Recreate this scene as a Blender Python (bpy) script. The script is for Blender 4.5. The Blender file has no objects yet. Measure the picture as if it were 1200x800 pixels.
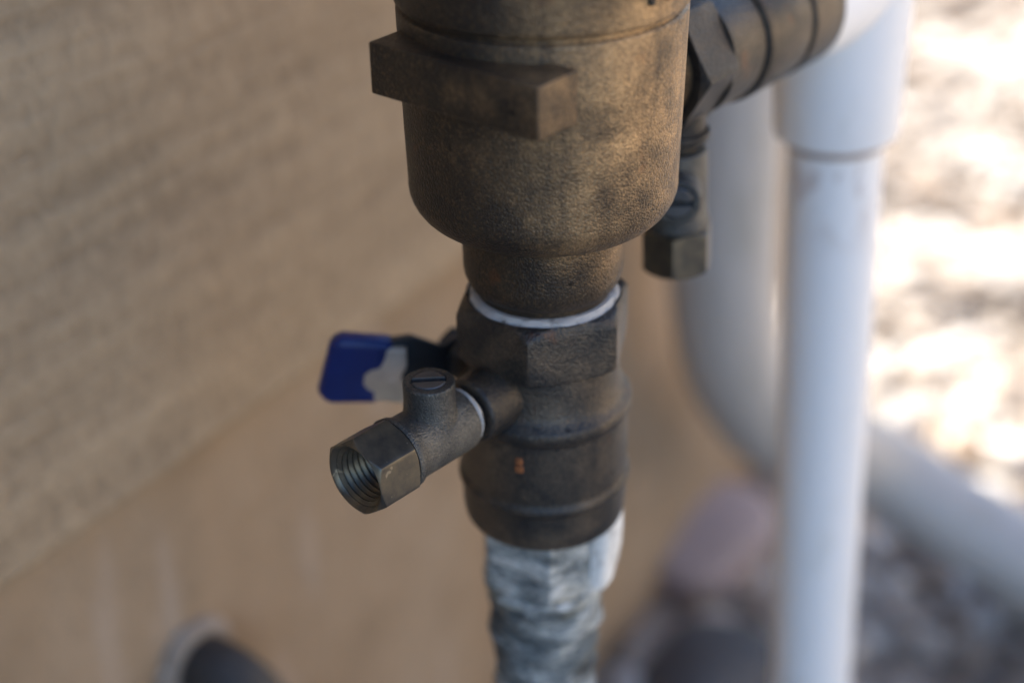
import bpy, math, random
import numpy as np
from mathutils import Vector, Matrix

SC = bpy.context.scene
R = math.radians
PI = math.pi

# ------------------------------------------------------------------ camera
cam_d = bpy.data.cameras.new('camera')
cam = bpy.data.objects.new('camera', cam_d)
SC.collection.objects.link(cam)
SC.camera = cam
cam_d.sensor_width = 36.0
cam_d.lens = 52.5
cam_d.clip_start = 0.01
cam_d.clip_end = 2000.0
PITCH, ROLL = R(30), R(0.95)
CAM = Vector((0, 0, 0.70))
fw = Vector((0, math.cos(PITCH), -math.sin(PITCH)))
up0 = Vector((0, math.sin(PITCH), math.cos(PITCH)))
rt = Vector((1, 0, 0)) * math.cos(ROLL) - up0 * math.sin(ROLL)
up = up0 * math.cos(ROLL) + Vector((1, 0, 0)) * math.sin(ROLL)
m = Matrix((rt, up, -fw)).transposed().to_4x4()
m.translation = CAM
cam.matrix_world = m
cam_d.dof.use_dof = True
cam_d.dof.focus_distance = 0.367
cam_d.dof.aperture_fstop = 4.2
cam_d.dof.aperture_blades = 0

# wall directions: W runs along the wall away from the camera, N leaves it
W = Vector((.53, .848, 0)).normalized()
N = Vector((W.y, -W.x, 0))
WALL_C = -0.354                                   # N . p on the wall face
CORNER_S = 0.975                                  # W . p at the house corner

# ------------------------------------------------------------------ light
SUN_EL = R(50)
h = (N * math.cos(R(4)) - W * math.sin(R(4))).normalized()
sun_travel = Vector((h.x * math.cos(SUN_EL), h.y * math.cos(SUN_EL), -math.sin(SUN_EL)))
wd = bpy.data.worlds.new('World')
SC.world = wd
wd.use_nodes = True
nt = wd.node_tree
sky = nt.nodes.new('ShaderNodeTexSky')
sky.sky_type = 'NISHITA'
sky.sun_disc = False
sky.ozone_density = 3.2
sky.dust_density = 0.4
sky.sun_elevation = SUN_EL
sky.sun_rotation = math.atan2(-h.x, -h.y)
bg = nt.nodes['Background']
bg.inputs['Strength'].default_value = 0.125
nt.links.new(sky.outputs[0], bg.inputs['Color'])
sd = bpy.data.lights.new('sun', 'SUN')
sd.energy = 4.0
sd.angle = R(0.53)
sd.color = (1.0, .92, .79)
sun = bpy.data.objects.new('sun', sd)
SC.collection.objects.link(sun)
sun.rotation_euler = sun_travel.to_track_quat('-Z', 'Y').to_euler()

SC.view_settings.view_transform = 'Standard'
SC.view_settings.look = 'None'
SC.view_settings.exposure = 1.85
SC.view_settings.gamma = 1.0
SC.view_settings.use_curve_mapping = False
SC.render.engine = 'CYCLES'
SC.cycles.max_bounces = 8
SC.cycles.diffuse_bounces = 5
SC.cycles.use_denoising = True

# ------------------------------------------------------------------ helpers
def mesh(name, V, F, smooth=40):
    me = bpy.data.meshes.new(name)
    me.from_pydata([tuple(v) for v in V], [], F)
    me.validate()
    me.update()
    if smooth:
        me.shade_smooth()
        me.set_sharp_from_angle(angle=R(smooth))
    return me

def obj(name, me, mat, parent=None, loc=(0, 0, 0), rot=None):
    o = bpy.data.objects.new(name, me)
    SC.collection.objects.link(o)
    if me is not None and mat is not None and not me.materials:
        me.materials.append(mat)
    o.location = loc
    if rot is not None:
        o.rotation_euler = rot
    if parent is not None:
        o.parent = parent
    return o

def tag(o, label=None, cat=None, group=None, kind=None):
    if label: o['label'] = label
    if cat: o['category'] = cat
    if group: o['group'] = group
    if kind: o['kind'] = kind
    return o

def thing(name, label, cat, loc=(0, 0, 0), rot=None, group=None):
    o = obj(name, None, None, None, loc, rot)
    o.empty_display_size = .02
    return tag(o, label, cat, group)

def axes(X, Z):
    Z = Vector(Z).normalized()
    Y = Z.cross(Vector(X)).normalized()
    X = Y.cross(Z)
    return Matrix((X, Y, Z)).transposed()

def polar(rows, n=96, cap0=True, cap1=True, mat=None, rot=0.0):
    """rows: (z, r) or (z, function of angle); a skin round the z axis."""
    V, F = [], []
    for z, r in rows:
        for i in range(n):
            a = 2 * PI * i / n + rot
            q = r(a - rot) if callable(r) else r
            V.append(Vector((q * math.cos(a), q * math.sin(a), z)))
    m_ = len(rows)
    for j in range(m_ - 1):
        for i in range(n):
            k = (i + 1) % n
            F.append((j * n + i, j * n + k, (j + 1) * n + k, (j + 1) * n + i))
    if cap0: F.append(tuple(range(n - 1, -1, -1)))
    if cap1: F.append(tuple(range((m_ - 1) * n, m_ * n)))
    if mat is not None:
        V = [mat @ v for v in V]
    return V, F

def arc(r0, z0, r1, z1, cx_r, cx_z, steps=8):
    """quarter-ish arc from (r0,z0) to (r1,z1) about a centre, as (z,r) rows"""
    a0 = math.atan2(z0 - cx_z, r0 - cx_r); a1 = math.atan2(z1 - cx_z, r1 - cx_r)
    q0 = math.hypot(z0 - cx_z, r0 - cx_r); q1 = math.hypot(z1 - cx_z, r1 - cx_r)
    out = []
    for i in range(steps + 1):
        t = i / steps
        a = a0 + (a1 - a0) * t; q = q0 + (q1 - q0) * t
        out.append((cx_z + q * math.sin(a), cx_r + q * math.cos(a)))
    return out

def hexr(Rc, lim=1e9):
    ap = Rc * math.cos(PI / 6)
    def f(a):
        b = (a + PI / 6) % (PI / 3) - PI / 6           # flat centred on b = 0 is at 30 deg
        b = ((a) % (PI / 3)) - PI / 6
        return min(ap / math.cos(b), lim, Rc * .992)
    return f                                            # corners at multiples of 60 deg

def hexrows(z0, z1, Rc, c0=.0, c1=.0, k=5):
    """hexagonal bar with turned chamfers of depth c0 / c1 at its ends"""
    ap = Rc * math.cos(PI / 6)
    rows = []
    if c0:
        for i in range(k):
            t = i / k
            rows.append((z0 + c0 * t, hexr(Rc, ap * .985 + (Rc - ap * .985) * t)))
        rows.append((z0 + c0, hexr(Rc)))
    else:
        rows.append((z0, hexr(Rc)))
    if c1:
        rows.append((z1 - c1, hexr(Rc)))
        for i in range(1, k + 1):
            t = i / k
            rows.append((z1 - c1 + c1 * t, hexr(Rc, Rc - (Rc - ap * .985) * t)))
    else:
        rows.append((z1, hexr(Rc)))
    return rows

def wob(r, amp, k_=0.0): return lambda a: r + amp * (math.sin(5 * a + k_) + .6 * math.sin(11 * a + 2 * k_) + .4 * math.sin(23 * a))

def join(*parts):
    V, F = [], []
    for v, f in parts:
        o = len(V)
        V += list(v)
        F += [tuple(i + o for i in q) for q in f]
    return V, F

def tube(path, r, n=24, caps=True):
    P = [Vector(p) for p in path]
    V, F = [], []
    T0 = (P[1] - P[0]).normalized()
    ref = Vector((0, 0, 1)) if abs(T0.z) < .9 else Vector((1, 0, 0))
    U = T0.cross(ref).normalized()
    for j, p in enumerate(P):
        T = (P[min(j + 1, len(P) - 1)] - P[max(j - 1, 0)]).normalized()
        U = (U - T * U.dot(T)).normalized()
        B = T.cross(U)
        rr = r[j] if isinstance(r, (list, tuple)) else r
        for i in range(n):
            a = 2 * PI * i / n
            V.append(p + (U * math.cos(a) + B * math.sin(a)) * rr)
    for j in range(len(P) - 1):
        for i in range(n):
            k = (i + 1) % n
            F.append((j * n + i, j * n + k, (j + 1) * n + k, (j + 1) * n + i))
    if caps:
        F.append(tuple(range(n - 1, -1, -1)))
        F.append(tuple(range((len(P) - 1) * n, len(P) * n)))
    return V, F

def bevel_box(cx, cy, cz, sx, sy, sz, b, seg=3, mat=None):
    import bmesh
    bm = bmesh.new()
    bmesh.ops.create_cube(bm, size=1)
    for v in bm.verts:
        v.co = Vector((v.co.x * sx, v.co.y * sy, v.co.z * sz))
    if b:
        bmesh.ops.bevel(bm, geom=bm.edges[:], offset=b, segments=seg, profile=.5, affect='EDGES')
    V = [v.co + Vector((cx, cy, cz)) for v in bm.verts]
    bm.verts.index_update()
    F = [tuple(v.index for v in f.verts) for f in bm.faces]
    bm.free()
    if mat is not None:
        V = [mat @ v for v in V]
    return V, F

def plate(outline, th, b=.0006, seg=3):
    """an outline in the local XZ plane given a thickness along Y, edges rounded"""
    import bmesh
    bm = bmesh.new()
    vs = [bm.verts.new((x, -th / 2, z)) for x, z in outline]
    f = bm.faces.new(vs)
    g = bmesh.ops.extrude_face_region(bm, geom=[f])
    for v in g['geom']:
        if isinstance(v, bmesh.types.BMVert):
            v.co.y += th
    bmesh.ops.recalc_face_normals(bm, faces=bm.faces[:])
    if b:
        E = [e for e in bm.edges if abs(e.verts[0].co.y - e.verts[1].co.y) < 1e-6]
        bmesh.ops.bevel(bm, geom=E, offset=b, segments=seg, profile=.5, affect='EDGES')
    V = [v.co.copy() for v in bm.verts]
    bm.verts.index_update()
    F = [tuple(v.index for v in q.verts) for q in bm.faces]
    bm.free()
    return V, F

# ------------------------------------------------------------------ materials
def new_mat(name):
    mt = bpy.data.materials.new(name)
    mt.use_nodes = True
    t = mt.node_tree
    return mt, t, t.nodes['Principled BSDF']

def nd(t, kind, **kw):
    n_ = t.nodes.new(kind)
    for k, v in kw.items():
        if hasattr(n_, k) and k not in n_.inputs:
            setattr(n_, k, v)
        else:
            n_.inputs[k].default_value = v
    return n_

def coords(t, scale=(1, 1, 1), out='Object'):
    tc = t.nodes.new('ShaderNodeTexCoord')
    mp = t.nodes.new('ShaderNodeMapping')
    mp.inputs['Scale'].default_value = scale
    t.links.new(tc.outputs[out], mp.inputs['Vector'])
    return mp.outputs[0]

def noise(t, vec, scale, detail=4, rough=.55, dist=0):
    n_ = nd(t, 'ShaderNodeTexNoise', Scale=scale, Detail=detail, Roughness=rough, Distortion=dist)
    t.links.new(vec, n_.inputs['Vector'])
    return n_.outputs['Fac']

def ramp(t, fac, stops):
    r_ = t.nodes.new('ShaderNodeValToRGB')
    e = r_.color_ramp.elements
    while len(e) < len(stops): e.new(.5)
    for q, (p, c) in zip(e, stops):
        q.position = p
        q.color = (*c, 1) if len(c) == 3 else c
    t.links.new(fac, r_.inputs[0])
    return r_.outputs[0]

def mix(t, fac, a, b, mode='MIX'):
    n_ = t.nodes.new('ShaderNodeMix')
    n_.data_type = 'RGBA'
    n_.blend_type = mode
    for s, v in ((0, fac), (6, a), (7, b)):
        if hasattr(v, 'is_linked') or isinstance(v, bpy.types.NodeSocket):
            t.links.new(v, n_.inputs[s])
        elif isinstance(v, (int, float)):
            n_.inputs[s].default_value = v
        else:
            n_.inputs[s].default_value = (*v, 1)
    return n_.outputs[2]

def mathn(t, op, a, b=0.0, clamp=False):
    n_ = t.nodes.new('ShaderNodeMath')
    n_.operation = op
    n_.use_clamp = clamp
    for i, v in enumerate((a, b)):
        if isinstance(v, bpy.types.NodeSocket): t.links.new(v, n_.inputs[i])
        else: n_.inputs[i].default_value = v
    return n_.outputs[0]

def bump(t, height, strength, dist, prev=None):
    b = nd(t, 'ShaderNodeBump', Strength=strength, Distance=dist)
    t.links.new(height, b.inputs['Height'])
    if prev is not None: t.links.new(prev, b.inputs['Normal'])
    return b.outputs[0]

def cast_metal(name, dark, mid, tan, dust_lo, dust_hi, grain=1300, depth=.0006, strength=.5,
               metallic=.35, rough=.55, rust=0.0, seed=0.0, patch=None):
    mt, t, p = new_mat(name)
    vec = coords(t)
    add = t.nodes.new('ShaderNodeVectorMath'); add.operation = 'ADD'
    add.inputs[1].default_value = (seed, seed * .7, seed * 1.3)
    t.links.new(vec, add.inputs[0]); vec = add.outputs[0]
    big = noise(t, vec, 42, 5, .6, .4)
    fine = noise(t, vec, grain * .55, 3, .6)
    vg = nd(t, 'ShaderNodeTexVoronoi', Scale=grain * .85, Randomness=1.0)
    t.links.new(vec, vg.inputs['Vector'])
    g1 = mathn(t, 'SUBTRACT', .9, vg.outputs['Distance'])
    g2 = noise(t, vec, grain * .5, 3, .6)
    tone = nd(t, 'ShaderNodeSeparateColor')
    t.links.new(vg.outputs['Color'], tone.inputs[0])
    tone = tone.outputs[0]
    dust = mathn(t, 'ADD', mathn(t, 'MULTIPLY', big, .75), mathn(t, 'MULTIPLY', fine, .25))
    dfac = ramp(t, dust, [(dust_lo, (0, 0, 0)), (dust_hi, (1, 1, 1))])
    base = mix(t, dfac, dark, tan)
    if patch:  # tan dust near the point; the dark far side also paints in shade
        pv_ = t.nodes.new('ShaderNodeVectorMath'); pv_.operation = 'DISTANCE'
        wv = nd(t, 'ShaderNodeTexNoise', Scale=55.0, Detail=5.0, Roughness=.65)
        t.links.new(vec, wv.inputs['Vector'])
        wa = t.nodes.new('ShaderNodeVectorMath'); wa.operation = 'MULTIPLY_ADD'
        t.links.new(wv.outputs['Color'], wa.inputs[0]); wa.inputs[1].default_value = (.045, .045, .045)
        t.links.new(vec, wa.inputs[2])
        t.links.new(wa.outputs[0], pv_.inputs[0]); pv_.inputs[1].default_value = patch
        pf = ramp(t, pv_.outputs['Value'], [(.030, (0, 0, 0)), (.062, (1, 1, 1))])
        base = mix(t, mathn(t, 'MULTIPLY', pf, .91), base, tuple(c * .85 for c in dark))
    speck = ramp(t, tone, [(.25, (1, 1, 1)), (.62, (0, 0, 0))])
    base = mix(t, mathn(t, 'MULTIPLY', speck, .34), base, mid if not patch else tuple(c * .8 for c in dark))
    lite = ramp(t, tone, [(.80, (0, 0, 0)), (.95, (1, 1, 1))])
    base = mix(t, mathn(t, 'MULTIPLY', lite, .10), base, tan)
    # faint run-off streaks down the casting
    sv = t.nodes.new('ShaderNodeVectorMath'); sv.operation = 'MULTIPLY'
    sv.inputs[1].default_value = (1, 1, .10); t.links.new(vec, sv.inputs[0])
    run = ramp(t, noise(t, sv.outputs[0], 190, 4, .6, .3), [(.52, (0, 0, 0)), (.68, (1, 1, 1))])
    base = mix(t, mathn(t, 'MULTIPLY', run, .38), base, dark)
    # scattered dark pits
    vo = nd(t, 'ShaderNodeTexVoronoi', Scale=130.0, Randomness=1.0)
    t.links.new(vec, vo.inputs['Vector'])
    pit = ramp(t, vo.outputs['Distance'], [(.07, (1, 1, 1)), (.14, (0, 0, 0))])
    keep = ramp(t, noise(t, vec, 60, 1), [(.55, (0, 0, 0)), (.62, (1, 1, 1))])
    base = mix(t, mathn(t, 'MULTIPLY', mathn(t, 'MULTIPLY', pit, keep), .8), base, tuple(c * .25 for c in dark))
    if rust:
        rf = ramp(t, noise(t, vec, 95, 3, .5), [(.68, (0, 0, 0)), (.76, (1, 1, 1))])
        base = mix(t, mathn(t, 'MULTIPLY', rf, rust), base, (.22, .075, .02))
    t.links.new(base, p.inputs['Base Color'])
    p.inputs['Metallic'].default_value = metallic
    rr = mathn(t, 'ADD', mathn(t, 'MULTIPLY', fine, .3), rough - .15)
    t.links.new(rr, p.inputs['Roughness'])
    b = bump(t, g2, strength * .45, depth * 1.4)
    b = bump(t, g1, strength, depth, b)
    t.links.new(b, p.inputs['Normal'])
    return mt

M = {}
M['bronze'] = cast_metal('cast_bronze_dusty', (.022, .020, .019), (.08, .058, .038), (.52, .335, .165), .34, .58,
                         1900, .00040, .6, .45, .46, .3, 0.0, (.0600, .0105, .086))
M['valve'] = cast_metal('cast_bronze_grey', (.028, .029, .031), (.045, .043, .042), (.20, .155, .108), .44, .76,
                        1700, .00036, .5, .55, .42, .25, .31)
M['cock'] = cast_metal('cast_cock_grey', (.036, .040, .044), (.022, .024, .026), (.19, .18, .155), .42, .68,
                       2700, .00032, .6, .45, .44, 0, .77)

def plain_metal(name, c1, c2, metallic=.6, rough=.42, scale=500, bstr=.15):
    mt, t, p = new_mat(name)
    vec = coords(t)
    f = noise(t, vec, scale * .25, 5, .6)
    g = noise(t, vec, scale * 3, 2, .5)
    base = mix(t, ramp(t, f, [(.35, (0, 0, 0)), (.68, (1, 1, 1))]), c1, c2)
    sc = ramp(t, noise(t, vec, scale * .6, 2, .5), [(.70, (0, 0, 0)), (.74, (1, 1, 1))])
    base = mix(t, mathn(t, 'MULTIPLY', sc, .5), base, tuple(min(1, c * 2.6) for c in c2))
    t.links.new(base, p.inputs['Base Color'])
    p.inputs['Metallic'].default_value = metallic
    t.links.new(mathn(t, 'ADD', mathn(t, 'MULTIPLY', f, .25), rough - .1), p.inputs['Roughness'])
    t.links.new(bump(t, g, bstr, .0001), p.inputs['Normal'])
    return mt

M['nut'] = plain_metal('machined_nut', (.085, .083, .078), (.19, .165, .12), .8, .34)
M['plug'] = plain_metal('slotted_plug', (.07, .075, .085), (.11, .115, .125), .6, .40)
M['dark_thread'] = plain_metal('dark_thread', (.03, .028, .026), (.06, .05, .04), .4, .6)
M['steel'] = plain_metal('zinc_steel', (.50, .43, .35), (.70, .60, .48), .4, .40)
M['black_nut_and_lever_shade'] = plain_metal('blackened_nut_and_lever_shade', (.03, .035, .04), (.05, .055, .06), .3, .5)

def vinyl():
    mt, t, p = new_mat('blue_vinyl')
    vec = coords(t)
    f = noise(t, vec, 180, 4)
    t.links.new(mix(t, f, (.003, .013, .095), (.005, .024, .165)), p.inputs['Base Color'])
    p.inputs['Roughness'].default_value = .33
    t.links.new(bump(t, noise(t, vec, 900, 2), .15, .0002), p.inputs['Normal'])
    return mt
M['vinyl'] = vinyl()

def tape():
    mt, t, p = new_mat('sealing_tape')
    vec = coords(t)
    f = noise(t, vec, 260, 5, .65)
    base = mix(t, ramp(t, f, [(.30, (0, 0, 0)), (.46, (1, 1, 1))]), (.11, .10, .09), (.44, .43, .42))
    t.links.new(base, p.inputs['Base Color'])
    p.inputs['Roughness'].default_value = .6
    t.links.new(bump(t, f, .5, .0006), p.inputs['Normal'])
    return mt
M['tape'] = tape()

def crust(name='mineral_crusted_metal', shift=0.0):
    """riser metal with pale mineral deposits running round it"""
    mt, t, p = new_mat(name)
    vec = coords(t, (1, 1, 2.4))
    f = noise(t, vec, 60, 6, .62, .1)
    g = noise(t, vec, 520, 4, .65)
    k = mathn(t, 'ADD', mathn(t, 'MULTIPLY', f, .72), mathn(t, 'MULTIPLY', g, .28))
    base = ramp(t, k, [(.36 - shift, (.030, .036, .042)), (.48 - shift, (.13, .155, .165)), (.57 - shift, (.36, .39, .39)),
                       (.67 - shift, (.70, .71, .69))])
    och = ramp(t, noise(t, vec, 36, 3), [(.60, (0, 0, 0)), (.70, (1, 1, 1))])
    base = mix(t, mathn(t, 'MULTIPLY', och, .5), base, (.26, .22, .11))
    t.links.new(base, p.inputs['Base Color'])
    p.inputs['Roughness'].default_value = .72
    p.inputs['Metallic'].default_value = .05
    b = bump(t, f, .8, .006)
    t.links.new(bump(t, g, .5, .0008, b), p.inputs['Normal'])
    return mt
M['crust'] = crust('mineral_crusted_metal', -.005)
M['limed'] = crust('limed_metal', .045)

def deposit():
    mt, t, p = new_mat('white_deposit')
    vec = coords(t)
    f = noise(t, vec, 150, 5, .6)
    t.links.new(ramp(t, f, [(.30, (.33, .33, .32)), (.5, (.70, .70, .68)), (.7, (.82, .82, .80))]), p.inputs['Base Color'])
    p.inputs['Roughness'].default_value = .85
    t.links.new(bump(t, noise(t, vec, 600, 4), .6, .0008), p.inputs['Normal'])
    return mt
M['deposit'] = deposit()

def pvc(name, col, dirt=.35, rough=.36):
    mt, t, p = new_mat(name)
    vec = coords(t, (1, 1, .35))
    f = noise(t, vec, 55, 5, .6)
    d = ramp(t, f, [(.55, (0, 0, 0)), (.75, (1, 1, 1))])
    base = mix(t, mathn(t, 'MULTIPLY', d, dirt), col, tuple(c * .55 for c in col[:2]) + (col[2] * .45,))
    t.links.new(base, p.inputs['Base Color'])
    p.inputs['Roughness'].default_value = rough
    t.links.new(bump(t, noise(t, vec, 300, 3), .08, .0005), p.inputs['Normal'])
    return mt
M['pvc'] = pvc('white_pvc', (.80, .81, .83))
def primed():
    mt = pvc('white_pvc_primed', (.80, .81, .83))
    t = mt.node_tree; p = t.nodes['Principled BSDF']
    old = p.inputs['Base Color'].links[0].from_socket
    tc = t.nodes.new('ShaderNodeTexCoord'); sx_ = t.nodes.new('ShaderNodeSeparateXYZ')
    t.links.new(tc.outputs['Object'], sx_.inputs[0])
    zone = ramp(t, mathn(t, 'ADD', mathn(t, 'MULTIPLY', sx_.outputs[2], 8.0), 1.0), [(.20, (0, 0, 0)), (.42, (1, 1, 1))])
    sm = ramp(t, noise(t, coords(t, (1, 1, .6)), 75, 4, .6, .5), [(.52, (0, 0, 0)), (.60, (1, 1, 1))])
    f = mathn(t, 'MULTIPLY', mathn(t, 'MULTIPLY', zone, sm), .45)
    t.links.new(mix(t, f, old, (.42, .33, .30)), p.inputs['Base Color'])
    return mt
M['pvc_primed'] = primed()
M['pvc_grey'] = pvc('weathered_pvc', (.41, .40, .39), .5, .42)
M['pvc_ground'] = pvc('bluish_pvc', (.52, .57, .64), .35, .42)
M['glue'] = plain_metal('brown_primer', (.26, .19, .16), (.42, .34, .30), 0, .5, 300)
M['black_plastic'] = plain_metal('black_plastic', (.022, .020, .020), (.042, .038, .036), 0, .5, 200)
M['caulk'] = plain_metal('grey_caulk', (.26, .215, .175), (.33, .28, .235), 0, .8, 200)

def board_mat():
    """rough-sawn painted siding: grain along the board (local X), saw marks across it (local Z)"""
    mt, t, p = new_mat('rough_sawn_siding')
    v1 = coords(t, (5.0, 30.0, 95.0))
    v2 = coords(t, (120.0, 20.0, 75.0))
    v3 = coords(t)
    grain = noise(t, v1, 1.0, 6, .62, .3)
    saw = noise(t, v2, 1.0, 4, .6, 1.2)
    fine = noise(t, v3, 260, 3, .6)
    big = noise(t, v3, 7, 3, .5)
    k = mathn(t, 'ADD', mathn(t, 'MULTIPLY', grain, .55), mathn(t, 'MULTIPLY', saw, .45))
    base = ramp(t, k, [(.30, (.185, .129, .076)), (.47, (.305, .222, .136)), (.64, (.42, .312, .196))])
    base = mix(t, mathn(t, 'MULTIPLY', big, .28), base, (.36, .28, .21))
    t.links.new(base, p.inputs['Base Color'])
    p.inputs['Roughness'].default_value = .85
    b = bump(t, grain, .7, .005)
    b = bump(t, saw, .65, .003, b)
    t.links.new(bump(t, fine, .4, .0012, b), p.inputs['Normal'])
    return mt
M['board'] = board_mat()

def stucco():
    mt, t, p = new_mat('painted_foundation')
    v = coords(t)
    f = noise(t, v, 11, 5, .6)
    g = noise(t, v, 160, 4, .6)
    base = ramp(t, f, [(.32, (.245, .175, .110)), (.52, (.31, .224, .145)), (.72, (.345, .258, .176))])
    st = ramp(t, noise(t, coords(t, (24, 24, 5)), 1.0, 3, .5), [(.60, (0, 0, 0)), (.74, (1, 1, 1))])
    base = mix(t, mathn(t, 'MULTIPLY', st, .4), base, (.47, .41, .37))
    t.links.new(base, p.inputs['Base Color'])
    p.inputs['Roughness'].default_value = .9
    b = bump(t, noise(t, v, 38, 4), .45, .008)
    t.links.new(bump(t, g, .5, .002, b), p.inputs['Normal'])
    return mt
M['stucco'] = stucco()

def simple(name, col, rough=.8, scale=30):
    mt, t, p = new_mat(name)
    f = noise(t, coords(t), scale, 5, .6)
    t.links.new(mix(t, f, tuple(c * .75 for c in col), tuple(min(1, c * 1.2) for c in col)), p.inputs['Base Color'])
    p.inputs['Roughness'].default_value = rough
    return mt
M['trim'] = simple('brown_trim', (.30, .23, .16))
M['shingle'] = simple('roof_shingle', (.12, .11, .10), .9, 60)
M['side'] = simple('painted_side_wall', (.22, .165, .12), .9)
M['sky_blocker'] = simple('dark_sky_blocker', (.075, .055, .042), .85)

def soil():
    mt, t, p = new_mat('gravelly_soil')
    v = coords(t, out='Object')
    vo = nd(t, 'ShaderNodeTexVoronoi', Scale=38.0)
    t.links.new(v, vo.inputs['Vector'])
    c = ramp(t, vo.outputs['Color'], [(.1, (.16, .13, .11)), (.45, (.42, .36, .30)), (.8, (.60, .53, .46))])
    f = noise(t, v, 2.2, 5, .6)
    base = mix(t, mathn(t, 'MULTIPLY', f, .5), c, (.20, .16, .13))
    t.links.new(base, p.inputs['Base Color'])
    p.inputs['Roughness'].default_value = .95
    t.links.new(bump(t, vo.outputs['Distance'], .8, .02), p.inputs['Normal'])
    return mt
M['soil'] = soil()

def stones():
    mt, t, p = new_mat('pale_gravel_stone')
    g = t.nodes.new('ShaderNodeNewGeometry')
    c = ramp(t, g.outputs['Random Per Island'], [(.0, (.12, .10, .085)), (.08, (.34, .25, .18)), (.20, (.50, .41, .33)),
                                                 (.42, (.62, .54, .46)), (.70, (.70, .64, .58)), (1.0, (.78, .75, .70))])
    v = coords(t)
    f = noise(t, v, 120, 4, .6)
    patch = ramp(t, noise(t, v, 8.5, 4, .65), [(.46, (0, 0, 0)), (.60, (1, 1, 1))])
    base = mix(t, mathn(t, 'MULTIPLY', patch, .9), c, (.075, .058, .045))
    base = mix(t, mathn(t, 'MULTIPLY', f, .3), base, (.34, .28, .24))
    t.links.new(base, p.inputs['Base Color'])
    p.inputs['Roughness'].default_value = .8
    t.links.new(bump(t, f, .4, .002), p.inputs['Normal'])
    return mt
M['stone'] = stones()

# ------------------------------------------------------------------ ground
def sheet(half, z):
    k = 24
    xs = np.linspace(-1, 1, k); xs = np.sign(xs) * np.abs(xs) ** 3 * half
    V = [(x, y, z) for y in xs for x in xs]
    F = [(j * k + i, j * k + i + 1, (j + 1) * k + i + 1, (j + 1) * k + i) for j in range(k - 1) for i in range(k - 1)]
    return V, F
g = obj('ground', mesh('ground', *sheet(900, 0.0)), M['soil'])
tag(g, 'bare gravelly soil ground under the loose stones', 'ground', kind='structure')

def ico(sub):
    import bmesh
    bm = bmesh.new()
    bmesh.ops.create_icosphere(bm, subdivisions=sub, radius=1)
    V = np.array([v.co[:] for v in bm.verts]); F = np.array([[v.index for v in f.verts] for f in bm.faces])
    bm.free()
    return V, F

def gravel():
    rng = np.random.default_rng(7)
    Wn = np.array(W[:2]); Nn = np.array(N[:2])
    VV, FF = [], []
    off = 0
    for sub, lo, hi, count in ((2, (-.05, .55), (1.35, 2.7), 6500), (1, (-1.2, -1.0), (4.2, 5.2), 26000)):
        bv, bf = ico(sub)
        P = rng.uniform(lo, hi, (count, 2))
        s = P @ Wn; d = P @ Nn - WALL_C
        out = (d > .012) | (s > CORNER_S + .03)
        if sub == 1:
            inn = (P[:, 0] > -.05) & (P[:, 0] < 1.35) & (P[:, 1] > .55) & (P[:, 1] < 2.7)
            out &= ~inn
        P = P[out]
        for x, y in P:
            r = (.0065 + .011 * rng.random() ** 1.8) * (1.0 if sub == 2 else 1.5)
            sc = r * np.array([1 + .5 * rng.random(), .8 + .4 * rng.random(), .55 + .35 * rng.random()])
            v = bv * (1 + .16 * rng.standard_normal((len(bv), 1)).clip(-1.5, 1.5)) * sc
            a = rng.random() * 6.283; b = (rng.random() - .5) * .9
            ca, sa, cb, sb = math.cos(a), math.sin(a), math.cos(b), math.sin(b)
            v = v @ np.array([[1, 0, 0], [0, cb, -sb], [0, sb, cb]]) @ np.array([[ca, -sa, 0], [sa, ca, 0], [0, 0, 1]])
            v += (x, y, sc[2] * (.35 + .9 * rng.random() ** 2))
            VV.append(v); FF.append(bf + off); off += len(bv)
    V = np.concatenate(VV); F = np.concatenate(FF)
    me = bpy.data.meshes.new('gravel')
    me.vertices.add(len(V)); me.vertices.foreach_set('co', V.ravel().astype(np.float32))
    me.loops.add(F.size); me.loops.foreach_set('vertex_index', F.ravel().astype(np.int32))
    me.polygons.add(len(F)); me.polygons.foreach_set('loop_start', np.arange(0, F.size, 3, dtype=np.int32))
    me.update(calc_edges=True)
    me.shade_smooth(); me.set_sharp_from_angle(angle=R(48))
    o = obj('gravel', me, M['stone'])
    tag(o, 'loose pale cream and tan gravel covering the ground', 'gravel', kind='stuff')
gravel()

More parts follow.
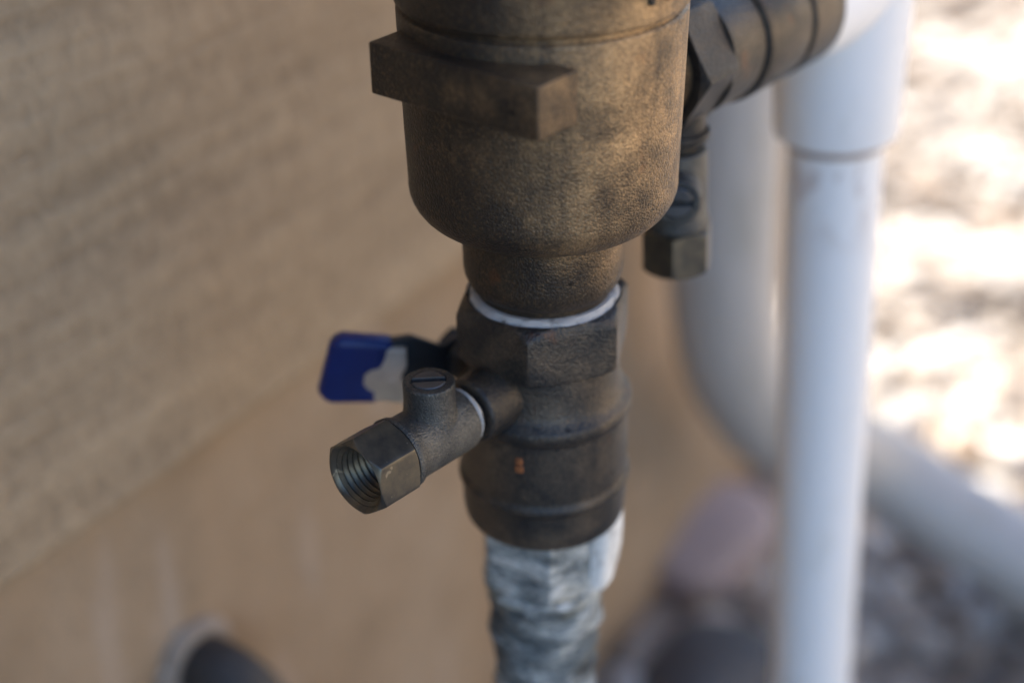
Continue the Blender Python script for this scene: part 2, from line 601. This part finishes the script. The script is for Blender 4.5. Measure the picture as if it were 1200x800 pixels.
# ------------------------------------------------------------------ house wall
# local frame of the house: X along W (corner at 0, running to -X), Y = -N (into the house), Z up
corner = N * WALL_C + W * CORNER_S
house_rot = Matrix((W, -N, Vector((0, 0, 1)))).transposed().to_euler()
house = thing('house', 'tan house wall with rough sawn lap siding above a painted foundation', 'house', corner, house_rot)
LEN, DEP, HGT, LAP = 7.0, 4.5, 2.62, .388
T = .008
V, F = bevel_box(-LEN / 2, DEP / 2 + .002, .21, LEN, DEP - .004, .46, .004, 1)
obj('foundation', mesh('foundation', V, F, 30), M['stucco'], house)
V, F = bevel_box(-LEN / 2 - .012, DEP / 2 + .016, (.44 + HGT) / 2, LEN - .03, DEP - .03, HGT - .44, 0)
obj('wall_core', mesh('wall_core', V, F, 30), M['side'], house)
EXP = .205
z = LAP
k = 0
board_me = None
while z < HGT - .05:
    top = min(z + EXP + .025, HGT - .01)
    # wedge: thick proud lower edge, thin upper edge tucked under the next board
    def bd(z0, z1):
        x0, x1 = -LEN, 0.0
        prof = [(-T, 0), (-T - .0015, .003), (-.001, z1 - z0), (.0135, z1 - z0), (.0135, .006), (.004, 0)]
        nx = 2
        V_, F_ = [], []
        for x in (x0, x1):
            for y, zz in prof:
                V_.append((x, y, zz))
        q = len(prof)
        for i in range(q):
            j = (i + 1) % q
            F_.append((i, j, q + j, q + i))
        F_.append(tuple(range(q - 1, -1, -1))); F_.append(tuple(range(q, 2 * q)))
        return V_, F_
    if top - z > EXP:
        if board_me is None:
            board_me = mesh('siding_board', *bd(0, EXP + .025), smooth=20)
        me = board_me
    else:
        me = mesh('siding_board', *bd(0, top - z), smooth=20)
    obj('siding_board', me, M['board'], house, (0, 0, z))
    z += EXP; k += 1
V, F = bevel_box(0, 0, 0, .02, DEP, HGT - .44, .002, 1)
obj('end_wall', mesh('end_wall', V, F, 30), M['side'], house, (-.004, DEP / 2 + .018, (.44 + HGT) / 2))
# roof: two slopes over the block
def roof():
    oh = .10
    V_ = [(-LEN - .2, -oh, HGT), (.12, -oh, HGT), (.12, DEP / 2, HGT + .9), (-LEN - .2, DEP / 2, HGT + .9),
          (.12, DEP + oh, HGT), (-LEN - .2, DEP + oh, HGT)]
    V_ += [(x, y, zz + .1) for x, y, zz in V_]
    F_ = [(0, 1, 2, 3), (3, 2, 4, 5), (6, 9, 8, 7), (9, 11, 10, 8), (0, 6, 7, 1), (5, 4, 10, 11),
          (1, 7, 8, 2), (2, 8, 10, 4), (0, 3, 9, 6), (3, 5, 11, 9)]
    V_ += [(-.01, 0.03, HGT - .02), (-.01, DEP - .02, HGT - .02), (-.01, DEP / 2, HGT + .87)]
    F_ += [(12, 13, 14)]
    return V_, F_
V, F = bevel_box(-2.40, -.11, HGT / 2, 2.2, .36, HGT, .004, 1)  # added unseen mass behind the camera, blocks sky light from the left
obj('sky_blocker', mesh('sky_blocker', V, F, 30), M['sky_blocker'], house)
V, F = bevel_box(-2.40, -.13, HGT + .06, 2.5, .64, .10, .01, 1)
obj('sky_blocker_roof', mesh('sky_blocker_roof', V, F, 30), M['shingle'], house)
obj('roof', mesh('roof', *roof(), smooth=20), M['shingle'], house)

# ------------------------------------------------------------------ main plumbing axis
AX = Vector((.0087, .355, 0))

# added unseen wall, sunlit, to bounce a warm key from the right
bounce = thing('bounce_wall', 'added unseen tan wall bouncing warm light onto the plumbing', 'wall', N * (WALL_C + 2.35) + W * .0, house_rot)
M['block'] = simple('bounce_wall_tan', (.62, .50, .36), .9, 14)
V, F = bevel_box(3.3, -.10, .95, 6.6, .20, 1.90, .006, 1)
obj('bounce_wall_body', mesh('bounce_wall_body', V, F, 30), M['block'], bounce)
V, F = bevel_box(3.3, -.10, 1.945, 6.64, .26, .08, .012, 2)
obj('bounce_wall_cap', mesh('bounce_wall_cap', V, F, 30), M['block'], bounce)
for k in range(3):
    V, F = bevel_box(.2 + k * 3.1, -.10, .96, .40, .30, 1.915, .008, 1)
    obj('bounce_wall_pier', mesh('bounce_wall_pier', V, F, 30), M['block'], bounce)

# --- riser under the inlet valve
ZR = .4245
riser = thing('riser_pipe', 'crusted metal riser pipe below the lower shutoff valve, streaked white', 'pipe', (AX.x, AX.y, 0))
rng = random.Random(3)
def rough_r(r, amp, z):
    ph = [rng.random() * 6.28 for _ in range(4)]
    def f(a):
        return r + amp * (math.sin(a * 2 + ph[0]) * .5 + math.sin(a * 3 + ph[1] + z * 90) * .4 + math.sin(a * 5 + ph[2]) * .25)
    return f
rows = [(0, .0146), (.30, .0148)]
def wrap_r(zz, base):
    def f(a):
        sp_ = ((zz / .0085) + a / (2 * PI)) % 1.0                    # overlapping turns of old wrap
        lap = .0011 * (1 - sp_) ** 2
        return base + lap + .0005 * math.sin(2 * a + zz * 210) + .0004 * math.sin(5 * a - zz * 340) + .00025 * math.sin(9 * a + zz * 700)
    return f
for i in range(56):
    zz = .358 + (.4135 - .358) * i / 55
    t_ = i / 55
    rows.append((zz, wrap_r(zz, .0144 + .0026 * t_ ** 1.3)))
rows += [(.4142, .0178), (.4150, .0172)]
rows.append((.4165, .0160))
obj('pipe', mesh('pipe', *polar(rows, 72)), M['crust'], riser)
obj('thread_sealant', mesh('thread_sealant', *polar([(.4132, .0163), (.4140, wob(.0184, .0003)), (.4150, wob(.0188, .0004, 1)), (.4160, wob(.0181, .0004, 2)), (.417, .016)], 96)), M['limed'], riser)

# --- inlet ball valve
ZV = .4165
valve = thing('ball_valve', 'grey brown bronze ball valve with blue lever handle below the big canister', 'valve', (AX.x, AX.y, ZV))
def L(zw): return zw - ZV
def lobe(r, amp):                                    # slight unevenness of a sand casting
    return lambda a: r + amp * math.sin(3 * a + 1.1)
rows = [(L(.4385), .0185), (L(.4390), .0205)]
rows += arc(.0210, L(.4393), .0231, L(.4425), .0206, L(.4425), 6)
rows += [(L(.4435), .0234), (L(.4450), .0235), (L(.4512), .0236), (L(.4518), .0236), (L(.4522), .0237), (L(.4527), .0243), (L(.4536), .0246), (L(.4548), .0245), (L(.4555), .0239), (L(.4560), .0236), (L(.4568), .0236),
         (L(.4650), .0237), (L(.4744), .0236), (L(.4752), .0236), (L(.4760), .0240), (L(.4768), .0245), (L(.4792), .0246), (L(.4801), .0241),
         (L(.4810), .0225), (L(.4835), .0216), (L(.4880), .0210), (L(.4955), .0207), (L(.4985), .0206)]
obj('valve_body', mesh('valve_body', *polar(rows, 128), smooth=50), M['valve'], valve)
# upper hexagon: a corner 11 degrees to the left of the direction towards the camera
HEXROT = R(-90 - 11)
hr = .0250
rows = [(L(.5105), .0203)]
rows = [(L(.4940), hexr(hr * .985, .0225)), (L(.4943), hexr(hr * .997, .0234)), (L(.4950), hexr(hr, .0243)), (L(.4960), hexr(hr))]
rows += [(L(.5075), hexr(hr)), (L(.5082), hexr(hr * .995)), (L(.5090), hexr(hr * .985, .0238)), (L(.5098), hexr(hr * .975, .0230)),
         (L(.5104), hexr(hr * .96, .0223)), (L(.5108), .0210), (L(.5104), .0203), (L(.5060), .0200)]
obj('hex_collar', mesh('hex_collar', *polar(rows, 144, True, True, None, HEXROT), smooth=32), M['valve'], valve)
# lower hexagon, with its crust of deposits on one side
rows = hexrows(L(.4168), L(.4387), .0203, .002, .0)
obj('hex_collar', mesh('hex_collar', *polar(rows, 144, True, True, None, HEXROT + R(14)), smooth=32), M['limed'], valve)
def crust_side():
    V_, F_ = [], []
    na, nz = 26, 22
    rg = random.Random(11)
    for j in range(nz + 1):
        z_ = L(.4145) + (.4455 - .4145) * j / nz
        for i in range(na + 1):
            u = i / na
            a = R(-44) + R(78) * u
            e = min(u, 1 - u) * 2; ez = min(j / nz, 1 - j / nz) * 2
            lim = (1 - (1 - e) ** 3) * (1 - (1 - ez) ** 4)
            cut = .5 + .5 * math.sin(u * 9 + j * .35) * .6
            r_ = .0198 + .0012 * (j / nz) * 2 + .0020 * lim * (.6 + .4 * cut) + rg.uniform(-.0002, .0002)
            if lim < .35: r_ -= (.35 - lim) * .008
            V_.append((r_ * math.cos(a), r_ * math.sin(a), z_))
    q = na + 1
    for j in range(nz):
        for i in range(na):
            F_.append((j * q + i, j * q + i + 1, (j + 1) * q + i + 1, (j + 1) * q + i))
    return V_, F_
obj('mineral_crust', mesh('mineral_crust', *crust_side(), smooth=60), M['deposit'], valve)
# white sealing tape squeezed out of the upper joint
rows = [(L(.5080), .0188), (L(.5096), wob(.0201, .00016)), (L(.5106), wob(.0203, .0003, 1)), (L(.5113), wob(.0197, .0003, 2)), (L(.5119), .0190), (L(.5119), .0178)]
obj('thread_sealant', mesh('thread_sealant', *polar(rows, 144, False, False)), M['tape'], valve)
# boss that carries the test cock
PHI = R(42.5)
cock_dir = Vector((-math.sin(PHI), -math.cos(PHI), 0))
ZC = .4868
bm_ = axes((0, 0, 1), cock_dir)
rows = [(.010, .0093), (.018, .0092), (.0225, .0091), (.0270, .0090)] + arc(.0090, .0291, .0078, .0305, .0077, .0292, 5) + [(.0305, .0062), (.0285, .0060)]
V, F = polar(rows, 64, True, True)
V = [bm_ @ v + Vector((0, 0, L(ZC))) for v in V]
obj('test_port', mesh('test_port', V, F, 45), M['valve'], valve)
# stem housing and lever on the wall side
st_dir = Vector((-.66, .75, 0)).normalized()
sm_ = axes((0, 0, 1), st_dir)
ZS = .4760
def along(Mx, rows_, n_=48, o=(0, 0, 0), **kw):
    V_, F_ = polar(rows_, n_, **kw)
    return [Mx @ v + Vector(o) for v in V_], F_
obj('stem_housing', mesh('stem_housing', *along(sm_, [(.016, .0105), (.024, .0098), (.0275, .0092), (.0285, .0080), (.0285, .005)], 48, (0, 0, L(ZS)))), M['valve'], valve)
obj('stem', mesh('stem', *along(sm_, [(.028, .0045), (.040, .0045)], 32, (0, 0, L(ZS)))), M['steel'], valve)
obj('packing_nut', mesh('packing_nut', *along(sm_, hexrows(.0286, .0335, .0082, .0006, .0006), 96, (0, 0, L(ZS))), smooth=30), M['black_nut_and_lever_shade'], valve)
obj('handle_nut', mesh('handle_nut', *along(sm_, hexrows(.0372, .0405, .0072, .0005, .0006), 96, (0, 0, L(ZS))), smooth=30), M['black_nut_and_lever_shade'], valve)
# lever: steel strap from the stem, its shade painted in as black, then out to the vinyl grip (world y about .369)
def strap(path, hgts, th):
    """flat strap standing on edge: path of (x,y,zc), heights, thickness"""
    V_, F_ = [], []
    P = [Vector(p) for p in path]
    for j, p in enumerate(P):
        T_ = (P[min(j + 1, len(P) - 1)] - P[max(j - 1, 0)]); T_.z = 0; T_.normalize()
        nn = Vector((-T_.y, T_.x, 0)) * th / 2
        hz = Vector((0, 0, hgts[j] / 2))
        V_ += [p - nn - hz, p + nn - hz, p + nn + hz, p - nn + hz]
    for j in range(len(P) - 1):
        for i in range(4):
            k_ = (i + 1) % 4
            F_.append((j * 4 + i, j * 4 + k_, (j + 1) * 4 + k_, (j + 1) * 4 + i))
    F_.append((3, 2, 1, 0)); e = (len(P) - 1) * 4; F_.append((e, e + 1, e + 2, e + 3))
    return V_, F_
sx, sy = st_dir.x * .0358, st_dir.y * .0358
def wl(x, y, z_): return (x - AX.x, y - AX.y, z_ - ZV)
tx, ty = -st_dir.y, st_dir.x                               # along the strap at the stem
lever = obj('lever', mesh('lever', *strap([(sx - tx * .009, sy - ty * .009, L(ZS)), (sx, sy, L(ZS)), (sx + tx * .008, sy + ty * .008, L(ZS)),
             wl(-.0285, .3705, .4825), wl(-.0335, .3690, .4805), wl(-.0520, .3690, .4792)], [.013, .014, .012, .0125, .0165, .0165], .0024), smooth=30), M['black_nut_and_lever_shade'], valve)
def grip_outline():
    o_ = []
    def rc(cx, cz, r_, a0, a1, k_=6):
        for i in range(k_ + 1):
            a = R(a0 + (a1 - a0) * i / k_)
            o_.append((cx + r_ * math.cos(a), cz + r_ * math.sin(a)))
    rc(.0086, .0056, .0050, 170, 93, 8)
    o_.extend([(.0215, .0092), (.0226, .0080), (.0215, .0040), (.0200, .0012), (.0186, .0002), (.0166, -.0002), (.0152, -.0012), (.0149, -.0030), (.0158, -.0041), (.0178, -.0050), (.0176, -.0085), (.0166, -.0099)])
    rc(.0048, -.0050, .0049, 268, 185, 8)
    return [(x_, z_ * 1.07) for x_, z_ in o_[::-1]]
V, F = plate([(.010, -.0086), (.0250, -.0104), (.0256, -.0062), (.0242, -.0020), (.0262, .0020), (.0262, .0070), (.0225, .0078), (.010, .0080)], .0064, .0005, 2)
obj('worn_plate', mesh('worn_plate', V, F, 40), M['steel'], lever, (-.0564 - AX.x, .369 - AX.y, L(.4790)))
obj('grip', mesh('grip', *plate(grip_outline(), .0068, .0022, 5), smooth=50), M['vinyl'], lever, (-.0564 - AX.x, .369 - AX.y, L(.4790)), (0, 0, 0))

# small rusty casting mark on the front of the barrel
V, F = join(bevel_box(0, 0, .0012, .0016, .0021, .0022, .0005, 2), bevel_box(0, 0, -.0013, .0016, .0024, .0024, .0005, 2))
Rz = Matrix.Rotation(R(-108), 3, 'Z')
M['rust'] = simple('rust', (.24, .085, .03), .9, 900)
obj('rust_mark', mesh('rust_mark', [Rz @ (v + Vector((.0234, 0, 0))) + Vector((0, 0, L(.4695))) for v in V], F, 40), M['rust'], valve)

# --- test cocks
def make_cock(name, label, loc, outward, stemdir, group, taped=True):
    Mx = axes(stemdir, outward)                       # local Z outward, local X = stem side
    t_ = thing(name, label, 'valve', loc, Mx.to_euler(), group)
    obj('thread', mesh('thread', *polar([(-.0015, .0058), (.0040, .0058)], 40)), M['dark_thread'], t_)
    if taped: obj('sealing_tape', mesh('sealing_tape', *polar([(.0014, .0056), (.0018, wob(.0074, .0001)), (.0026, wob(.0079, .00015, 2)), (.0034, .0072), (.0036, .0056)], 72)), M['tape'], t_)
    body = [(.0036, .0060), (.0036, .0078)] + arc(.0078, .0036, .0087, .0046, .0077, .0046, 4) + [
        (.0080, .00885), (.0190, .0088), (.0225, .0088), (.0240, .0091), (.0252, .0097), (.0266, .0099), (.0272, .0096), (.0274, .0080)]
    bo = obj('cock_body', mesh('cock_body', *polar(body, 96), smooth=50), M['cock'], t_)
    # hexagonal mouth with an internal thread
    hx = hexrows(.0274, .0408, .0109, .0009, .0012)
    inner = [(.0406, .0089), (.0396, .0081)]
    zz_ = .0394
    for i in range(6):
        rr_ = .0081 - i * .0001
        inner += [(zz_, rr_), (zz_ - .0007, rr_ - .0009), (zz_ - .0010, rr_ - .0009), (zz_ - .0015, rr_)]
        zz_ -= .0017
    inner += [(zz_, .0058), (zz_ - .002, .0056)]
    obj('hex_mouth', mesh('hex_mouth', *polar(hx + inner, 144, False, True, None, R(6)), smooth=28), M['nut'], t_)
    # stem tower
    Tx = Matrix(((0, 0, 1), (0, 1, 0), (-1, 0, 0)))   # polar z -> local x
    so = Vector((0, 0, .0140))
    tw = [(.0035, .0078), (.0062, .0072), (.0080, .0069), (.0105, .0067), (.0150, .0067)] + arc(.0067, .0155, .0061, .0161, .0061, .0155, 4) + [(.0161, .0046), (.0150, .0045)]
    V_, F_ = polar(tw, 72, True, True)
    obj('stem_tower', mesh('stem_tower', [Tx @ v + so for v in V_], F_, 45), M['cock'], t_)
    pl = []
    # slotted plug: two half discs and a floor
    rp, sw = .0044, .0009
    Vp, Fp = [], []
    def half(sign):
        pts = []
        a0 = math.asin(sw / rp)
        for i in range(17):
            a = a0 + (PI - 2 * a0) * i / 16
            pts.append((rp * math.cos(a), sign * rp * math.sin(a)))
        b0 = len(Vp)
        for zq, k_ in ((.0148, 1), (.01612, 1), (.01640, .93)):
            for y_, z_ in pts:
                Vp.append(Vector((zq, y_ * k_, z_ * k_ if k_ == 1 else sign * max(abs(z_) * k_, sw * 1.1))))
        n_ = len(pts)
        for lv in range(2):
            for i in range(n_):
                j = (i + 1) % n_
                q = (b0 + lv * n_ + i, b0 + lv * n_ + j, b0 + (lv + 1) * n_ + j, b0 + (lv + 1) * n_ + i)
                Fp.append(q if sign < 0 else q[::-1])
        cap = tuple(b0 + 2 * n_ + i for i in range(n_))
        Fp.append(cap if sign < 0 else cap[::-1])
    half(1); half(-1)
    b0 = len(Vp)
    for i in range(24):
        a = 2 * PI * i / 24
        Vp.append(Vector((.0150, rp * math.cos(a), rp * math.sin(a))))
    Fp.append(tuple(range(b0, b0 + 24)))
    rz = Matrix.Rotation(SLOT, 3, 'X')
    me_ = mesh('slotted_plug', [rz @ v + so for v in Vp], Fp, 30)
    import bmesh as _b
    b_ = _b.new(); b_.from_mesh(me_); _b.ops.recalc_face_normals(b_, faces=b_.faces[:]); b_.to_mesh(me_); b_.free()
    obj('slotted_plug', me_, M['plug'], t_)
    return t_
SLOT = PHI + R(4)
c1 = make_cock('test_cock', 'small grey test cock screwed into the ball valve, threaded mouth and slotted top', AX + cock_dir * .0303 + Vector((0, 0, ZC)), cock_dir, (0, 0, 1), 'test cocks on the backflow preventer')

# --- vacuum breaker canister
ZB = .5135
can = thing('vacuum_breaker', 'large dusty bronze vacuum breaker canister with a square cross bar', 'backflow preventer', (AX.x, AX.y, ZB))
def B(zw): return zw - ZB
rows = [(B(.5345), .0205), (B(.5340), .0225), (B(.5340), .0240)]
rows += arc(.0255, B(.5343), .0347, B(.5455), .0248, B(.5445), 10)
rows += [(B(.560), .0351), (B(.575), .0354), (B(.5900), .0357), (B(.5906), .0355), (B(.5910), .0345), (B(.5918), .0344), (B(.5921), .0356), (B(.5927), .0361), (B(.5940), .0362),
         (B(.602), .0362), (B(.625), .0364), (B(.634), .0366)]
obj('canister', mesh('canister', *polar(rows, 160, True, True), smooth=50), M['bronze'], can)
rows = [(B(.634), .0366), (B(.635), .040), (B(.645), .041), (B(.660), .041)] + arc(.041, B(.660), .030, B(.680), .028, B(.662), 8) + [(B(.684), .012)]
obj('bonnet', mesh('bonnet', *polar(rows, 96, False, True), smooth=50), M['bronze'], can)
rows = [(B(.5100), .0175), (B(.5137), .0182), (B(.5142), .0192), (B(.5158), .0203), (B(.5178), .0211), (B(.5200), .0214), (B(.5300), .0215), (B(.5325), .0217), (B(.5336), .0221), (B(.5345), .0228)]
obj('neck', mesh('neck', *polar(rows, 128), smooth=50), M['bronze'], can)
# square cross bar: front edge from left end to right end, horizontal, nearer at the right
u = Vector((.0399, -.0330, 0)).normalized(); pv = Vector((-u.y, u.x, 0))
Mx = Matrix((u, pv, Vector((0, 0, 1)))).transposed()
b_mid = (Vector((-.0333, .3452, 0)) + Vector((.0066, .3122, 0))) / 2 * .976 + pv * .0072 - Vector((AX.x, AX.y, 0))
V, F = bevel_box(0, 0, 0, .0506, .0144, .0128, .0006, 3)
V = [Mx @ v + b_mid + Vector((0, 0, B(.5868 - .0064))) for v in V]
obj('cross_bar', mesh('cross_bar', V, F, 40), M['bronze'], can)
# rear half of the lug, joining it to the canister
V, F = bevel_box(-.002, .010, 0, .034, .016, .0118, .0010, 2)
V = [Mx @ v + b_mid + Vector((0, 0, B(.5868 - .0064))) for v in V]
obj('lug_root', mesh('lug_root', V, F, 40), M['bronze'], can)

# ------------------------------------------------------------------ outlet side
OUT = Vector((.62396, .78146, 0))
ZO = .559
om = axes((0, 0, 1), OUT)
def orow(rows_, n_=96, **kw):
    V_, F_ = polar(rows_, n_, **kw)
    return [om @ v + Vector((0, 0, B(ZO))) for v in V_], F_
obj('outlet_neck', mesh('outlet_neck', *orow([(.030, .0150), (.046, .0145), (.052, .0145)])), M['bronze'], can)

ov_loc = AX + OUT * .047 + Vector((0, 0, ZO))
outv = thing('outlet_valve', 'bronze shutoff valve joining the canister outlet to the white elbow', 'valve', ov_loc, om.to_euler())
rows = hexrows(0, .0165, .0205, .001, .001)
obj('hex_collar', mesh('hex_collar', *polar([(.001, .0135)] + rows, 144, True, True, None, R(90)), smooth=30), M['valve'], outv)
rows = [(.0155, .0165), (.0160, .0188), (.030, .0190), (.0320, .0190), (.0325, .0182), (.0340, .0182), (.0345, .0198), (.0360, .0203), (.0560, .0203),
        (.0575, .0200), (.0580, .0192), (.0600, .0192), (.0605, .0204), (.066, .0206), (.080, .0206), (.082, .0196), (.082, .012)]
obj('valve_body', mesh('valve_body', *polar(rows, 112), smooth=40), M['valve'], outv)

def outlet_port():
    Mq = om.inverted()
    V_, F_ = polar([(.0, .0080), (.0085, .0080), (.0089, .0092), (.0105, .0094), (.0118, .0088), (.0126, .0066)], 48)
    return [Mq @ (Vector((v.x, v.y, -.010 - v.z)) + OUT * .0090 + N * .005) for v in V_], F_
obj('test_port', mesh('test_port', *outlet_port(), smooth=45), M['valve'], outv)

# PVC down pipe: elbow above, socket, pipe
ptop = Vector((.1107, .484, .559)); pbot = Vector((.1262, .484, .2527))
pd = (pbot - ptop).normalized()
down = thing('down_pipe', 'white plastic down pipe with socket elbow at the valve outlet', 'pipe', ptop)
pg = pd * ((.0 - ptop.z) / pd.z)
pm = axes((1, 0, 0), pd)
obj('pipe', mesh('pipe', *along(pm, [(.02, .0167), (pg.length + .02, .0167)], 64)), M['pvc_primed'], down)
obj('socket', mesh('socket', *along(pm, [(.0, .0235), (.018, .0228), (.030, .0222), (.0545, .0216), (.0562, .0212), (.0566, .0205), (.0562, .0168)], 72)), M['pvc'], down)
obj('glue_line', mesh('glue_line', *along(pm, [(.0555, .0166), (.0562, .0182), (.0575, .0176), (.0590, .01715), (.0605, .0168)], 64)), M['glue'], down)
V, F = join(tube([OUT * -.040, OUT * -.020, OUT * -.006 + Vector((0, 0, .001)), Vector((0, 0, -.004))], [.0215, .0222, .0225, .0220], 48),
            along(pm, [(-.0215, .010), (-.0195, .0165), (-.014, .0212), (-.006, .0232), (.004, .0236)], 72))
obj('elbow', mesh('elbow', V, F, 50), M['pvc'], down)

# second test cock hangs under the outlet valve, its slotted plug turned to the front
c2_base = AX + OUT * .0560 + Vector((.0, 0, ZO - .0172))
SLOT = R(0)
c2 = make_cock('test_cock', 'small test cock hanging under the outlet valve behind the canister', c2_base + N * .005 + Vector((0, 0, -.0040)), (0.03, -.05, -1), (-.10, -1, -.05), 'test cocks on the backflow preventer', False)

# ------------------------------------------------------------------ other pipes
# pale conduit coming down by the wall, then sweeping out and down to the gravel
def smooth_path(P, k=6):
    P = [Vector(p) for p in P]
    out = []
    for i in range(len(P) - 1):
        p0, p1, p2, p3 = P[max(i - 1, 0)], P[i], P[i + 1], P[min(i + 2, len(P) - 1)]
        for j in range(k):
            t = j / k
            out.append(.5 * ((2 * p1) + (p2 - p0) * t + (2 * p0 - 5 * p1 + 4 * p2 - p3) * t * t + (3 * p1 - p0 - 3 * p2 + p3) * t ** 3))
    out.append(P[-1])
    return out
CP = [(0.1163, 0.7450, 2.5500), (0.1163, 0.7450, 0.6000), (0.1163, 0.7450, 0.5200), (0.1163, 0.7445, 0.4400), (0.1168, 0.7425, 0.3650), (0.1194, 0.7395, 0.3000), (0.1307, 0.7492, 0.2476), (0.1613, 0.7796, 0.1903), (0.2016, 0.8134, 0.1489), (0.2439, 0.8311, 0.1195), (0.2924, 0.8145, 0.0908), (0.3404, 0.7903, 0.0689), (0.3909, 0.7592, 0.0449), (0.4909, 0.6492, -0.0001), (0.6409, 0.4792, -0.0751)]
cond = thing('conduit', 'thick pale plastic conduit coming down by the wall and bending out over the gravel', 'pipe', (CP[0][0], CP[0][1], 0))
V, F = tube([p - Vector((CP[0][0], CP[0][1], 0)) for p in smooth_path(CP)], .0300, 48)
obj('pipe', mesh('pipe', V, F, 50), M['pvc_grey'], cond)

# dark pipe leaving the foundation through a ring of caulk
sp = Vector((-.1294, .4610, .2850))
stub = thing('wall_pipe', 'short black pipe leaving the tan foundation through a ring of pale caulk', 'pipe', sp)
Wm = axes((0, 0, 1), N)
obj('caulk_ring', mesh('caulk_ring', *along(Wm, [(-.010, wob(.0200, .0006)), (.0003, wob(.0197, .0006)), (.0022, wob(.0182, .0005, 1)), (.0030, wob(.0165, .0004, 2)), (.0020, .0138)], 72)), M['caulk'], stub)
pp = [(N * -.03), N * .006]
for i in range(1, 9):
    a = PI / 2 * i / 8
    pp.append(N * (.006 + .020 * math.sin(a)) + (Vector((0, 0, -1)) * .9 + W * .25).normalized() * (.020 * (1 - math.cos(a))))
tail = (Vector((0, 0, -1)) * .9 + W * .25).normalized()
pp.append(pp[-1] + tail * .12)
obj('pipe', mesh('pipe', *tube(pp, .0140, 36), smooth=50), M['black_plastic'], stub)

# raised casting letters round the canister, most of them above the picture
def raised(angles, zlo, zhi, wdt, slant):
    parts = []
    for a, s_ in zip(angles, slant):
        Rz = Matrix.Rotation(R(a), 3, 'Z')
        V_, F_ = bevel_box(.0364, 0, 0, .0016, wdt, zhi - zlo, .0003, 1)
        parts.append(([Rz @ (Matrix.Rotation(s_, 3, 'X') @ (v - Vector((.0364, 0, 0))) + Vector((.0364, 0, 0))) + Vector((0, 0, B((zlo + zhi) / 2))) for v in V_], F_))
    return join(*parts)
obj('raised_lettering', mesh('raised_lettering', *raised([-50.5, -46.5, -43, -37.5, -33, -27], .5972, .610, .0013, [.12, -.25, .25, -.2, .1, .0]), smooth=30), M['dark_thread'], can)

# two larger stones at the foot of the wall
def rock(name, label, loc, size, mat, seed, rz):
    rg = np.random.default_rng(seed)
    bv, bf = ico(3)
    out = []
    ph = rg.uniform(0, 6.28, (6, 3))
    for v in bv:
        k_ = 1 + .10 * math.sin(2.1 * v[0] + ph[0][0] + 1.7 * v[1]) + .08 * math.sin(3.3 * v[1] + ph[1][0] - 2 * v[2]) + .05 * math.sin(6 * v[0] + ph[2][0] + 4 * v[2])
        q = np.sign(v) * np.abs(v) ** .8 * k_ * size
        out.append((q[0], q[1], max(q[2], -size[2] * .5) + size[2] * .5))
    o = obj(name, mesh(name, out, [tuple(f) for f in bf], 60), mat, None, loc, (0, 0, rz))
    return tag(o, label, 'rock')
M['pink_rock'] = simple('pinkish_stone', (.40, .31, .29), .85, 40)
M['slate_rock'] = simple('dark_stone', (.085, .085, .09), .7, 40)
rock('fieldstone', 'flat pinkish grey fieldstone at the foot of the tan wall', (.148, .880, .0), np.array([.062, .040, .030]), M['pink_rock'], 4, R(50))
rock('fieldstone', 'dark slate coloured fieldstone beside the foot of the wall', (.128, .742, .0), np.array([.050, .036, .026]), M['slate_rock'], 9, R(35))
